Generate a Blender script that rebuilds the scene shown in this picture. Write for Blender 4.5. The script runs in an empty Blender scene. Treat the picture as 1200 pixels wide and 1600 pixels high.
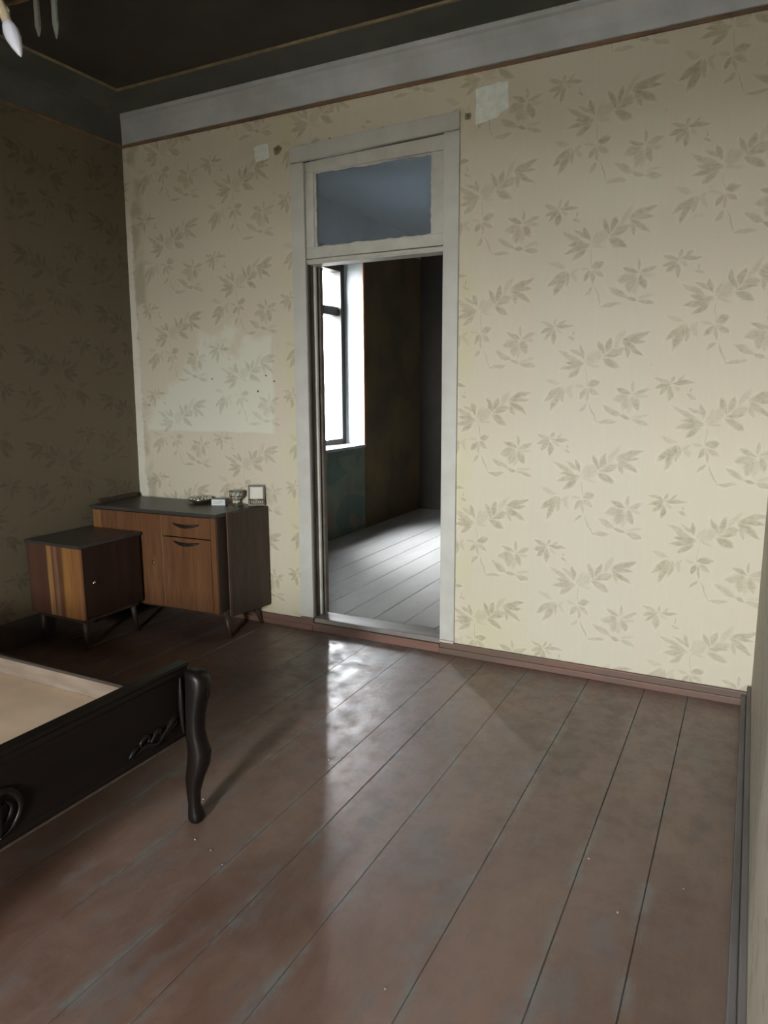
import bpy, bmesh, math, random
from mathutils import Vector, Matrix
random.seed(7)
S = bpy.context.scene
COL = S.collection

# ------------------------------------------------------------------ camera
F_PX = 1115.93
YAW, PITCH, ROLL = .4744, -.1706, -.0052
cam_d = bpy.data.cameras.new('camera')
cam_d.sensor_fit = 'VERTICAL'; cam_d.sensor_height = 36.0
cam_d.lens = F_PX / 1600 * 36.0
cam_d.clip_start = .01
cam = bpy.data.objects.new('camera', cam_d); COL.objects.link(cam)
_fw = Vector((-math.sin(YAW) * math.cos(PITCH), math.cos(YAW) * math.cos(PITCH), math.sin(PITCH)))
_ri = Vector((math.cos(YAW), math.sin(YAW), 0)); _up = _ri.cross(_fw)
_r2 = _ri * math.cos(ROLL) + _up * math.sin(ROLL); _u2 = -_ri * math.sin(ROLL) + _up * math.cos(ROLL)
M = Matrix((_r2, _u2, -_fw)).transposed().to_4x4(); M.translation = (3.7747, -3.6561, 1.5)
cam.matrix_world = M
S.camera = cam

# ------------------------------------------------------------------ sky (overcast) and window portals
W = bpy.data.worlds.new('overcast_sky'); S.world = W; W.use_nodes = True
_n = W.node_tree.nodes; _l = W.node_tree.links
_bg = _n['Background']
_tc = _n.new('ShaderNodeTexCoord'); _sp = _n.new('ShaderNodeSeparateXYZ'); _l.new(_tc.outputs['Generated'], _sp.inputs[0])
_rp = _n.new('ShaderNodeValToRGB'); _l.new(_sp.outputs['Z'], _rp.inputs[0]); _l.new(_rp.outputs[0], _bg.inputs[0])
_e = _rp.color_ramp.elements
_e[0].position = 0.0; _e[0].color = (.70, .70, .69, 1)
_e[1].position = 1.0; _e[1].color = (.97, .99, 1.0, 1)
_bg.inputs[1].default_value = 58.0

def portal(name, loc, rot, sx, sy):
    d = bpy.data.lights.new(name, 'AREA'); d.shape = 'RECTANGLE'; d.size = sx; d.size_y = sy
    d.cycles.is_portal = True
    o = bpy.data.objects.new(name, d); o.location = loc; o.rotation_euler = rot; COL.objects.link(o)
# front window of this room (behind the camera) and the window of the next room
FW = dict(x0=2.80, x1=3.56, z0=.85, z1=2.5, y=-6.3, t=.62)
portal('front_window_portal', ((FW['x0'] + FW['x1']) / 2, FW['y'] - FW['t'] - .02, (FW['z0'] + FW['z1']) / 2), (math.pi / 2, 0, 0), FW['x1'] - FW['x0'], FW['z1'] - FW['z0'])
portal('next_room_window_portal', (-.32, 2.47, 1.85), (0, -math.pi / 2, 0), 1.9, .84)

S.view_settings.view_transform = 'Standard'; S.view_settings.look = 'None'
S.view_settings.gamma = 1; S.view_settings.use_curve_mapping = False
S.view_settings.exposure = 2.08
S.cycles.max_bounces = 8; S.cycles.diffuse_bounces = 6; S.cycles.glossy_bounces = 4
S.cycles.transparent_max_bounces = 12
S.cycles.use_denoising = True
S.cycles.sample_clamp_indirect = 8

# ------------------------------------------------------------------ node helpers
class N:
    def __init__(s, name, group=False):
        if group:
            s.nt = bpy.data.node_groups.new(name, 'ShaderNodeTree')
        else:
            s.m = bpy.data.materials.new(name); s.m.use_nodes = True; s.nt = s.m.node_tree
            s.b = s.nt.nodes['Principled BSDF']
    def new(s, t, **k):
        n = s.nt.nodes.new(t)
        for a, v in k.items(): setattr(n, a, v)
        return n
    def put(s, v, sock):
        if v is None: return
        if hasattr(v, 'links') or isinstance(v, bpy.types.NodeSocket): s.nt.links.new(v, sock)
        else:
            if isinstance(v, (tuple, list)) and len(v) == 3 and sock.type == 'RGBA': v = (*v, 1)
            sock.default_value = v
    def math(s, op, a, b=None, c=None, clamp=False):
        n = s.new('ShaderNodeMath', operation=op, use_clamp=clamp)
        s.put(a, n.inputs[0]); s.put(b, n.inputs[1]); s.put(c, n.inputs[2]); return n.outputs[0]
    def vmath(s, op, a, b=None, out=0):
        n = s.new('ShaderNodeVectorMath', operation=op)
        s.put(a, n.inputs[0]); s.put(b, n.inputs[1])
        return n.outputs['Value'] if op in ('DOT_PRODUCT', 'LENGTH', 'DISTANCE') else n.outputs[0]
    def mix(s, f, a, b, mode='MIX'):
        n = s.new('ShaderNodeMix', data_type='RGBA', blend_type=mode)
        s.put(f, n.inputs[0]); s.put(a, n.inputs[6]); s.put(b, n.inputs[7]); return n.outputs[2]
    def ramp(s, v, lo, hi, a=0., b=1., smooth=True):
        n = s.new('ShaderNodeMapRange', interpolation_type='SMOOTHSTEP' if smooth else 'LINEAR')
        s.put(v, n.inputs[0])
        for i, q in enumerate((lo, hi, a, b)): n.inputs[i + 1].default_value = q
        return n.outputs[0]
    def noise(s, vec, scale, detail=3, rough=.55, out=0):
        n = s.new('ShaderNodeTexNoise'); s.put(vec, n.inputs['Vector'])
        n.inputs['Scale'].default_value = scale; n.inputs['Detail'].default_value = detail; n.inputs['Roughness'].default_value = rough
        return n.outputs[out]
    def obj(s, which='Object'): return s.new('ShaderNodeTexCoord').outputs[which]
    def pos(s): return s.new('ShaderNodeNewGeometry').outputs['Position']
    def xyz(s, v):
        n = s.new('ShaderNodeSeparateXYZ'); s.put(v, n.inputs[0]); return n.outputs
    def comb(s, x, y, z=0.):
        n = s.new('ShaderNodeCombineXYZ'); s.put(x, n.inputs[0]); s.put(y, n.inputs[1]); s.put(z, n.inputs[2]); return n.outputs[0]
    def stretch(s, v, sc):
        n = s.new('ShaderNodeMapping'); s.put(v, n.inputs[0]); n.inputs['Scale'].default_value = sc; return n.outputs[0]
    def bump(s, h, strength=.3, dist=.01):
        n = s.new('ShaderNodeBump'); s.put(h, n.inputs['Height']); n.inputs['Strength'].default_value = strength; n.inputs['Distance'].default_value = dist
        s.nt.links.new(n.outputs[0], s.b.inputs['Normal'])
    def done(s, col=None, rough=None, metal=None, spec=None, **k):
        s.put(col, s.b.inputs['Base Color']); s.put(rough, s.b.inputs['Roughness'])
        s.put(metal, s.b.inputs['Metallic']); s.put(spec, s.b.inputs['Specular IOR Level'])
        for a, v in k.items(): s.put(v, s.b.inputs[a])
        return s.m

def mottled(name, c1, c2, rough=.6, scale=6, spec=.3, bump=.15, stretch=(1, 1, 1), metal=0):
    n = N(name); v = n.stretch(n.obj(), stretch)
    f = n.noise(v, scale, 5); f = n.ramp(f, .3, .7)
    n.bump(n.noise(v, scale * 5, 4), bump, .004)
    return n.done(n.mix(f, c1, c2), rough, metal, spec)

# ------------------------------------------------------------------ wallpaper: bamboo sprays, period .56 m, half drop
P = .56
LEAVES = [  # hub -> tip, half-width ratio, tone group (0 dark, 1 mid, 2 pale)
 (3.192,1.722,3.311,1.760,.13,0),(3.194,1.72,3.299,1.718,.12,0),(3.195,1.715,3.288,1.650,.13,0),(3.19,1.713,3.263,1.66,.15,1),
 (3.20,1.70,3.22,1.64,.2,1),(3.125,1.66,3.195,1.685,.3,1),(3.115,1.665,3.137,1.736,.22,0),(3.107,1.655,3.075,1.727,.17,0),(3.15,1.69,3.19,1.765,.17,2),
 (3.105,1.65,3.185,1.66,.13,0),(3.10,1.64,3.181,1.594,.22,0),(3.16,1.70,3.205,1.775,.12,2),
 (3.01,1.61,2.881,1.686,.1,1),(3.01,1.64,2.990,1.706,.2,0),(3.02,1.625,3.053,1.683,.15,2),(3.03,1.61,3.10,1.685,.27,2),
 (3.01,1.612,2.895,1.592,.13,0),(3.0,1.60,2.935,1.55,.19,0),(3.012,1.618,2.915,1.628,.14,0),(3.03,1.612,3.09,1.60,.13,2),(3.005,1.65,2.94,1.69,.14,1),
 (2.90,1.505,2.82,1.435,.16,0),(2.905,1.50,2.853,1.392,.16,0),(2.915,1.505,2.911,1.43,.17,1),(2.90,1.52,2.823,1.547,.18,2),(2.93,1.505,2.96,1.45,.19,2),(2.96,1.515,2.915,1.475,.17,2),
 (3.032,1.515,3.091,1.528,.32,0),(3.035,1.5,3.085,1.465,.23,1),(3.025,1.498,2.994,1.45,.24,0),(3.032,1.495,3.038,1.432,.15,1),(3.02,1.505,2.97,1.515,.18,2),
 (3.035,1.425,3.00,1.385,.2,1),(3.045,1.43,3.087,1.325,.04,1),(3.085,1.33,3.175,1.335,.13,1),(3.027,1.605,3.032,1.50,.025,1),
 (3.254,1.47,3.326,1.495,.18,1),(3.25,1.478,3.246,1.535,.17,1),(3.245,1.47,3.173,1.50,.17,0),(3.235,1.46,3.155,1.44,.28,1),(3.255,1.462,3.278,1.395,.26,0),
 (3.225,1.46,3.21,1.385,.3,1),(3.24,1.455,3.235,1.375,.25,2),(3.26,1.46,3.32,1.455,.2,2),(3.25,1.345,3.33,1.325,.17,1),(3.245,1.345,3.198,1.36,.22,0),(3.25,1.355,3.325,1.372,.12,2),(3.20,1.36,3.115,1.41,.17,1),
 (2.86,1.795,2.79,1.775,.17,0),(2.865,1.80,2.955,1.80,.13,0),(2.855,1.79,2.81,1.742,.17,0),(2.86,1.785,2.856,1.715,.22,0),(2.86,1.805,2.875,1.838,.25,1),(2.86,1.80,2.79,1.825,.16,1),(2.885,1.80,2.915,1.835,.18,1),(2.93,1.745,2.965,1.73,.22,1),(2.945,1.75,2.95,1.775,.2,1),(2.87,1.79,2.905,1.765,.24,2),
]
def leaf_group():
    g = N('bamboo_leaf_print', group=True)
    g.nt.interface.new_socket('UV', in_out='INPUT', socket_type='NodeSocketVector')
    g.nt.interface.new_socket('Leaf', in_out='OUTPUT', socket_type='NodeSocketFloat')
    g.nt.interface.new_socket('Halo', in_out='OUTPUT', socket_type='NodeSocketFloat')
    gi = g.new('NodeGroupInput'); go = g.new('NodeGroupOutput')
    uv = gi.outputs[0]
    acc = [None, None, None]
    for (x0, y0, x1, y1, hw, t) in LEAVES:
        x0 -= 2.765; x1 -= 2.765; y0 -= 1.285; y1 -= 1.285
        L = math.hypot(x1 - x0, y1 - y0)
        m = g.new('ShaderNodeMapping', vector_type='TEXTURE'); g.put(uv, m.inputs[0])
        m.inputs['Location'].default_value = ((x0 + x1) / 2, (y0 + y1) / 2, 0)
        m.inputs['Rotation'].default_value = (0, 0, math.atan2(y1 - y0, x1 - x0))
        m.inputs['Scale'].default_value = (L / 2 * 1.15, L * hw * 1.06, 1)
        q = g.vmath('POWER', g.vmath('ABSOLUTE', m.outputs[0]), (2., 1., 1.))
        d = g.vmath('DOT_PRODUCT', q, (1., 1., 0.))
        acc[t] = d if acc[t] is None else g.math('MINIMUM', acc[t], d)
    out = None
    for t, k in ((0, 1.), (1, .75), (2, .45)):
        f = g.ramp(acc[t], .45, 1.15, k, 0)
        out = f if out is None else g.math('MAXIMUM', out, f)
    d = g.math('MINIMUM', acc[0], acc[1])
    g.put(out, go.inputs[0]); g.put(g.math('MULTIPLY', g.ramp(d, 1.9, 1.25), g.ramp(d, .95, 1.15)), go.inputs[1])
    return g.nt
LEAF_NT = leaf_group()

def wallpaper(name, axis, base, leaf, tint, back=False, shift=0.):
    n = N(name); p = n.pos(); x, y, z = n.xyz(p)
    u = x if axis == 'x' else n.math('MULTIPLY', y, -1 if axis == '-y' else 1)
    jit = n.noise(p, 14, 1, out=1)
    ju, jv, _ = n.xyz(n.vmath('MULTIPLY', n.vmath('SUBTRACT', jit, (.5, .5, .5)), (.035, .03, .03)))
    uu = n.math('ADD', u, shift - 2.765)
    if back:      # the rolls left of the doorway were hung a little further along and lower
        left = n.math('LESS_THAN', x, 1.8)
        uu = n.math('ADD', uu, n.math('MULTIPLY', left, 3.31 - 1.165 - 3 * P))
        zz = n.math('ADD', z, n.math('MULTIPLY', left, 1.752 - 1.706 - .28))
    else: zz = z
    col_i = n.math('FLOOR', n.math('DIVIDE', uu, P))
    odd = n.math('FLOORED_MODULO', col_i, 2.)
    vv = n.math('ADD', n.math('ADD', zz, -1.285), n.math('MULTIPLY', odd, P / 2))
    tu = n.math('FLOORED_MODULO', n.math('ADD', uu, ju), P); tv = n.math('FLOORED_MODULO', n.math('ADD', vv, jv), P)
    g = n.new('ShaderNodeGroup'); g.node_tree = LEAF_NT; n.put(n.comb(tu, tv), g.inputs[0])
    big = n.noise(p, 1.3, 3); fine = n.noise(p, 26, 2)
    fade = n.math('MULTIPLY', n.ramp(fine, .25, .75, .55, 1.), n.ramp(big, .3, .7, .7, 1.))
    lf = n.math('MULTIPLY', g.outputs[0], fade)
    hi = n.math('MULTIPLY', g.outputs[1], n.ramp(fine, .42, .6))
    streak = n.noise(n.stretch(p, (40, 40, 90)), 1, 2)
    lf = n.math('MULTIPLY', lf, n.ramp(streak, .3, .65, .62, 1.))
    wn = n.new('ShaderNodeTexWhiteNoise', noise_dimensions='1D'); n.put(col_i, wn.inputs['W'])
    b = n.mix(n.math('MULTIPLY', wn.outputs[0], .6), base, tint)
    b = n.mix(n.ramp(big, .45, .75, 0, .35), b, tuple(c * .93 for c in base))
    # paper sheen stripes and fibres
    fib = n.noise(n.stretch(p, (60, 60, 4)), 1, 2)
    b = n.mix(n.ramp(fib, .35, .65, 0, .07), b, tuple(c * .8 for c in base))
    if back:
        def box1(v, a, c, s): return n.math('MULTIPLY', n.ramp(v, a - s, a + s), n.ramp(v, c - s, c + s, 1, 0))
        wob = n.noise(p, 5, 3); wx = n.math('ADD', x, n.math('MULTIPLY', n.math('SUBTRACT', wob, .5), .05)); wz = n.math('ADD', z, n.math('MULTIPLY', n.math('SUBTRACT', wob, .5), .03))
        dg = n.math('ADD', n.math('MULTIPLY', x, 1.0), n.math('MULTIPLY', n.noise(p, 4.5, 4), .55))
        top = n.math('MINIMUM', n.math('ADD', dg, 1.02), n.math('ADD', wob, 1.385))
        r = n.math('MULTIPLY', box1(wx, .07, 1.135, .015), n.ramp(wz, 1.225, 1.24))
        r = n.math('MULTIPLY', r, n.ramp(n.math('SUBTRACT', top, wz), -.02, .13))
        b = n.mix(n.math('MULTIPLY', r, .75), b, (.66, .66, .56))      # unfaded paper where a cabinet stood
        lf = n.math('MULTIPLY', lf, n.math('SUBTRACT', 1, n.math('MULTIPLY', r, .25)))
        # yellowed damp beside the door casing and low on the wall
        yl = n.math('MAXIMUM', box1(wx, 1.22, 1.36, .05), box1(wx, 2.30, 2.43, .05))
        yl = n.math('MAXIMUM', yl, n.math('MULTIPLY', n.ramp(wz, .1, .55, 1, 0), n.ramp(x, 3.2, 2.2)))
        yl = n.math('MULTIPLY', yl, n.ramp(n.noise(p, 3.3, 3), .35, .62))
        b = n.mix(n.math('MULTIPLY', yl, .6), b, (.56, .53, .33))
    b = n.mix(n.math('MULTIPLY', hi, .22), b, tuple(min(.8, c * 1.18) for c in base))
    b = n.mix(n.math('MULTIPLY', lf, .88), b, leaf)
    if back:
        # bare pale paper strip along the corner, ragged
        wc = n.math('ADD', x, n.math('MULTIPLY', n.math('SUBTRACT', n.noise(p, 9, 4), .5), .075))
        st = n.math('MULTIPLY', n.ramp(wc, .026, .038, 1, 0), n.ramp(z, 2.5, 2.75, 1, 0))
        b = n.mix(n.math('MULTIPLY', st, .75), b, (.70, .67, .58))
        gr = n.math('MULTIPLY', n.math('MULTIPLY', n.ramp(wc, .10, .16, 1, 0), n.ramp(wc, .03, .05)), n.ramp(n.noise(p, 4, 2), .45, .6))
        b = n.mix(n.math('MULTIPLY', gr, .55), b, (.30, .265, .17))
        sd = n.ramp(n.noise(p, 7, 5), .69, .76); b = n.mix(n.math('MULTIPLY', sd, .35), b, (.30, .27, .2))
    n.bump(n.math('ADD', n.noise(p, 9, 3), n.math('MULTIPLY', fib, .15)), .12, .02)
    return n.done(b, .62, 0, .25)

M_paper_back = wallpaper('faded_bamboo_wallpaper', 'x', (.605, .540, .430), (.310, .268, .175), (.560, .555, .465), back=True)
M_paper_left = wallpaper('dark_brown_wallpaper', '-y', (.140, .112, .072), (.066, .054, .036), (.115, .099, .068), shift=.2)  # same print in a much darker brown than the back wall
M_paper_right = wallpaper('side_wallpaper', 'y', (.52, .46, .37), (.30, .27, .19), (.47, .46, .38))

# ------------------------------------------------------------------ other materials
def wood(name, c1, c2, c3, axis='z', rough=.4, scale=1.0, spec=.4):
    n = N(name); sc = {'z': (14, 14, 1.1), 'x': (1.1, 14, 14), 'y': (14, 1.1, 14)}[axis]
    v = n.stretch(n.obj(), tuple(s * scale for s in sc))
    f = n.noise(v, 1.4, 5, .6); g = n.noise(n.stretch(n.obj(), tuple(s * 5 * scale for s in sc)), 1.2, 3)
    c = n.mix(n.ramp(f, .32, .66), c1, c2); c = n.mix(n.ramp(g, .45, .7, 0, .6), c, c3)
    n.bump(g, .08, .003)
    return n.done(c, rough, 0, spec)

M_white = mottled('aged_white_door_paint', (.54, .525, .475), (.46, .44, .39), .45, 9, .35, .12)
M_casing = mottled('grey_white_casing_paint', (.545, .535, .50), (.49, .475, .435), .5, 7, .3, .12)
M_jamb = mottled('worn_brown_jamb_paint', (.15, .125, .10), (.10, .08, .065), .55, 9)
M_darkgap = mottled('dark_wood_gap', (.03, .024, .02), (.05, .04, .03), .7)
M_cove = mottled('whitewashed_cornice_plaster', (.50, .51, .53), (.40, .41, .42), .85, 4, .1, .3)
M_ceil = mottled('smoked_grey_ceiling_paint', (.115, .118, .108), (.085, .09, .08), .8, 2.5, .15, .2)
M_ceilpanel = mottled('dark_brown_ceiling_paint', (.062, .050, .042), (.042, .035, .030), .75, 2.2, .2, .2)
M_bead = mottled('tan_ceiling_bead', (.30, .23, .13), (.20, .155, .09), .6, 20)
M_strip = mottled('old_wood_strip', (.22, .12, .065), (.12, .085, .055), .6, 14, .25, .2, (.3, 1, 1))
M_base = mottled('brown_red_baseboard_paint', (.13, .088, .066), (.20, .10, .078), .5, 4, .35, .25, (.5, 3, 3))
M_basegrey = mottled('grey_brown_baseboard_paint', (.12, .108, .10), (.16, .145, .14), .5, 5, .35, .25, (3, .5, 3))
M_subfloor = mottled('dusty_subfloor', (.085, .075, .070), (.06, .05, .045), .9)
M_plaster = mottled('bare_mint_plaster', (.80, .83, .76), (.68, .72, .66), .8, 30, .15, .5)
M_rust = mottled('rusty_nail_iron', (.21, .165, .12), (.14, .10, .075), .8, 40)

def floor_mat():
    n = N('worn_brown_floor_paint'); p = n.pos(); x, y, z = n.xyz(p)
    a = n.noise(n.stretch(p, (1.6, .8, 1)), 1.5, 5, .6); b = n.noise(n.stretch(p, (3.2, 1.1, 1)), 2.3, 5, .65)
    c = n.noise(p, 19, 4, .7); inf = n.new('ShaderNodeObjectInfo')
    base = n.mix(n.ramp(a, .32, .68), (.112, .059, .041), (.182, .112, .084))
    base = n.mix(n.math('MULTIPLY', inf.outputs['Random'], .45), base, (.138, .088, .072))
    base = n.mix(n.ramp(b, .50, .66, 0, .75), base, (.130, .106, .100))       # greyed, rubbed
    base = n.mix(n.ramp(b, .40, .28, 0, .6), base, (.135, .062, .040))        # redder paint left
    # wear towards the board edges
    gx = n.xyz(n.obj('Generated'))[0]; e = n.math('ABSOLUTE', n.math('SUBTRACT', gx, .5))
    ed = n.math('MULTIPLY', n.ramp(e, .36, .5), n.ramp(n.noise(n.stretch(p, (9, 4, 1)), 1.3, 5, .75), .47, .60))
    base = n.mix(n.math('MULTIPLY', ed, .9), base, (.150, .145, .135))
    # pale pool at the doorway: light from the next room painted into the boards
    d = n.vmath('LENGTH', n.vmath('MULTIPLY', n.vmath('SUBTRACT', p, (1.86, -.10, 0.)), (1.9, 1.25, 0.)))
    tr = n.math('MULTIPLY', n.ramp(d, .9, .25), n.ramp(n.noise(p, 6, 5, .65), .36, .58))
    base = n.mix(n.math('MULTIPLY', tr, .7), base, (.30, .29, .285))
    base = n.mix(n.ramp(c, .74, .82, 0, .5), base, (.06, .05, .045))          # dark specks
    base = n.mix(n.ramp(n.noise(p, 33, 3, .7), .76, .80, 0, .7), base, (.33, .31, .29))  # chips
    sc = n.math('MULTIPLY', n.ramp(n.noise(n.stretch(p, (11, 2.2, 1)), 2.2, 5, .75), .60, .68), n.ramp(n.noise(p, 2.1, 3), .45, .6))
    base = n.mix(n.math('MULTIPLY', sc, .6), base, (.085, .085, .088))        # grey scuffs
    n.bump(n.math('ADD', n.noise(n.stretch(p, (20, 3, 1)), 2, 4), n.math('MULTIPLY', c, .6)), .24, .006)
    r = n.math('ADD', n.ramp(b, .3, .7, .30, .46), n.ramp(n.noise(p, 11, 5, .7), .42, .62, 0, .22))
    return n.done(base, r, 0, .85, **{'Coat Weight': .30, 'Coat Roughness': .40, 'Coat IOR': 1.5})
M_floor = floor_mat()
def floor2_mat():
    n = N('grey_painted_boards'); p = n.pos(); a = n.noise(n.stretch(p, (2.5, .8, 1)), 2, 5)
    inf = n.new('ShaderNodeObjectInfo')
    c = n.mix(n.ramp(a, .3, .7), (.34, .33, .322), (.41, .40, .392)); c = n.mix(n.math('MULTIPLY', inf.outputs['Random'], .35), c, (.33, .32, .31))
    c = n.mix(n.ramp(n.noise(p, 24, 3), .68, .76, 0, .7), c, (.10, .085, .075))
    n.bump(n.noise(n.stretch(p, (20, 3, 1)), 2, 4), .15, .006)
    return n.done(c, .68, 0, .25)
M_floor2 = floor2_mat()
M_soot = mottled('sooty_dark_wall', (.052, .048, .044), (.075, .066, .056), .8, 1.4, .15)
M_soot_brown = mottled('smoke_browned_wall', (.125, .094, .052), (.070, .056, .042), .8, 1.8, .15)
def green_wall():
    n = N('peeling_green_wall'); p = n.pos()
    vo = n.new('ShaderNodeTexVoronoi'); n.put(n.stretch(p, (1, 2.2, 3)), vo.inputs['Vector']); vo.inputs['Scale'].default_value = 1.5
    f = n.xyz(vo.outputs['Color'])[0]
    c = n.mix(n.ramp(f, .35, .4), (.085, .125, .112), (.125, .150, .118)); c = n.mix(n.ramp(f, .72, .77), c, (.17, .135, .115))
    return n.done(n.mix(n.ramp(n.noise(p, 5, 4), .4, .7, 0, .5), c, (.07, .085, .075)), .75, 0, .2)
M_green = green_wall()
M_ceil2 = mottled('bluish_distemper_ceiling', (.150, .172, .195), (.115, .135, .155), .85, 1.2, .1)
M_reveal = mottled('white_limewash_reveal', (.27, .285, .30), (.21, .22, .235), .8, 6, .1)
M_orange = mottled('orange_brown_corner_bead', (.30, .13, .06), (.24, .10, .045), .6, 8)
M_winframe = mottled('dark_weathered_window_wood', (.030, .028, .026), (.022, .020, .018), .6, 10)
M_street = mottled('grey_yard_ground', (.16, .15, .135), (.12, .115, .10), .9, .6)

def glass(name, tint, trans=.9, rough=.03):
    n = N(name); nt = n.nt
    tr = n.new('ShaderNodeBsdfTransparent'); tr.inputs[0].default_value = (*tint, 1)
    gl = n.new('ShaderNodeBsdfGlossy'); gl.inputs['Roughness'].default_value = rough
    lw = n.new('ShaderNodeLayerWeight'); fac = n.math('ADD', n.math('MULTIPLY', n.math('POWER', lw.outputs['Facing'], 5.), .96), .04)
    mx = n.new('ShaderNodeMixShader'); n.put(fac, mx.inputs[0]); n.put(tr.outputs[0], mx.inputs[1]); n.put(gl.outputs[0], mx.inputs[2])
    df = n.new('ShaderNodeBsdfDiffuse'); df.inputs[0].default_value = (.42, .45, .48, 1)     # dust film
    m2 = n.new('ShaderNodeMixShader'); m2.inputs[0].default_value = 1 - trans
    n.put(mx.outputs[0], m2.inputs[1]); n.put(df.outputs[0], m2.inputs[2])
    nt.links.new(m2.outputs[0], nt.nodes['Material Output'].inputs[0]); return n.m
M_pane = glass('window_glass', (.95, .97, .97), .97)
M_pane_dim = glass('dimmed_window_glass', (.84, .86, .87), .96)  # tint added to cut the light entering the next room
M_transom = glass('dusty_transom_glass', (.80, .88, .95), .80, .08)

# ------------------------------------------------------------------ mesh helpers
def bm_box(bm, x0, x1, y0, y1, z0, z1):
    v = [bm.verts.new(q) for q in ((x0,y0,z0),(x1,y0,z0),(x1,y1,z0),(x0,y1,z0),(x0,y0,z1),(x1,y0,z1),(x1,y1,z1),(x0,y1,z1))]
    for f in ((0,3,2,1),(4,5,6,7),(0,1,5,4),(1,2,6,5),(2,3,7,6),(3,0,4,7)): bm.faces.new([v[i] for i in f])
    return v
def finish(name, bm, mat, parent=None, bevel=0, smooth=False, seg=2):
    if bevel: bmesh.ops.bevel(bm, geom=list(bm.edges), offset=bevel, segments=seg, affect='EDGES', profile=.6, clamp_overlap=True)
    bmesh.ops.recalc_face_normals(bm, faces=list(bm.faces))
    me = bpy.data.meshes.new(name); bm.to_mesh(me); bm.free(); me.materials.append(mat)
    if smooth:
        for p in me.polygons: p.use_smooth = True
    o = bpy.data.objects.new(name, me); COL.objects.link(o)
    if parent: o.parent = parent
    return o
def box(name, d, mat, parent=None, bevel=0):
    bm = bmesh.new(); bm_box(bm, *d); return finish(name, bm, mat, parent, bevel)
def boxes(name, ds, mat, parent=None, bevel=0):
    bm = bmesh.new()
    for d in ds: bm_box(bm, *d)
    return finish(name, bm, mat, parent, bevel)
def bm_loft(bm, rings, cap=True):
    R = [[bm.verts.new(p) for p in r] for r in rings]; k = len(R[0])
    for a, b in zip(R, R[1:]):
        for i in range(k): bm.faces.new((a[i], a[(i + 1) % k], b[(i + 1) % k], b[i]))
    if cap: bm.faces.new(list(reversed(R[0]))); bm.faces.new(R[-1])
def spin(bm, prof, c=(0, 0, 0), k=20):
    bm_loft(bm, [[(c[0] + r * math.cos(2 * math.pi * i / k), c[1] + r * math.sin(2 * math.pi * i / k), c[2] + z) for i in range(k)] for r, z in prof])
def tube(bm, pts, rad, k=8):
    pts = [Vector(p) for p in pts]; n = len(pts); rings = []
    up = None
    for i, p in enumerate(pts):
        t = (pts[min(i + 1, n - 1)] - pts[max(i - 1, 0)]).normalized()
        if up is None: up = t.orthogonal().normalized()
        a = (up - t * up.dot(t)).normalized(); up = a; b = t.cross(a)
        r = rad[i] if isinstance(rad, (list, tuple)) else rad
        rings.append([p + (a * math.cos(2 * math.pi * j / k) + b * math.sin(2 * math.pi * j / k)) * r for j in range(k)])
    bm_loft(bm, rings)
def catmull(pts, sub=6):
    pts = [Vector(p) for p in pts]; out = []
    for i in range(len(pts) - 1):
        p0, p1, p2, p3 = pts[max(i - 1, 0)], pts[i], pts[i + 1], pts[min(i + 2, len(pts) - 1)]
        for s in range(sub):
            t = s / sub
            out.append(.5 * ((2 * p1) + (p2 - p0) * t + (2 * p0 - 5 * p1 + 4 * p2 - p3) * t * t + (3 * p1 - p0 - 3 * p2 + p3) * t ** 3))
    out.append(pts[-1]); return out
def empty(name, loc, rz=0, label=None, cat=None, group=None, kind=None):
    o = bpy.data.objects.new(name, None); o.location = loc; o.rotation_euler = (0, 0, rz); COL.objects.link(o)
    o.empty_display_size = .05
    return tag(o, label, cat, group, kind)
def tag(o, label=None, cat=None, group=None, kind=None):
    for k, v in (('label', label), ('category', cat), ('group', group), ('kind', kind)):
        if v: o[k] = v
    return o
def struct(o, label):
    return tag(o, label, 'room', kind='structure')

# ------------------------------------------------------------------ room shell
RW, HS, HC, YF = 3.8607, 3.051, 3.20, FW['y']
# back wall with the doorway
wb = boxes('wall_back', [(-.35, 1.385, 0, .14, -.06, 3.25), (2.275, 4.1, 0, .14, -.06, 3.25), (1.385, 2.275, 0, .14, 2.80, 3.25)], M_paper_back)
tag(wb, 'cream wallpapered wall with faded bamboo sprays around the open doorway', 'wall', kind='structure')
# left wall, leaning out slightly towards the floor
bm = bmesh.new(); v = bm_box(bm, -.30, 0, YF - .5, 0, -.06, 3.25)
for q in v:
    if q.co.x > -.1: q.co.x = -.052 * (1 - max(q.co.z, 0) / 3.05) if q.co.z < 3.05 else 0
wl = tag(finish('wall_left', bm, M_paper_left), 'dark brown wallpapered wall behind the low cabinets', 'wall', kind='structure')
wr = tag(box('wall_right', (RW, RW + .24, YF - .5, 0, -.06, 3.25), M_paper_right), 'wallpapered side wall seen edge-on beside the grey baseboard', 'wall', kind='structure')
T = FW['t']
wf = tag(boxes('wall_front', [(-.05, FW['x0'], YF - T, YF, -.06, 3.25), (FW['x1'], RW, YF - T, YF, -.06, 3.25), (FW['x0'], FW['x1'], YF - T, YF, -.06, FW['z0']), (FW['x0'], FW['x1'], YF - T, YF, FW['z1'], 3.25)], M_paper_right),
         'wall behind the viewer with the lighting window', 'wall', kind='structure')

M_dust = mottled('packed_dust_in_joints', (.10, .095, .09), (.045, .038, .034), .9, 14)
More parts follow.
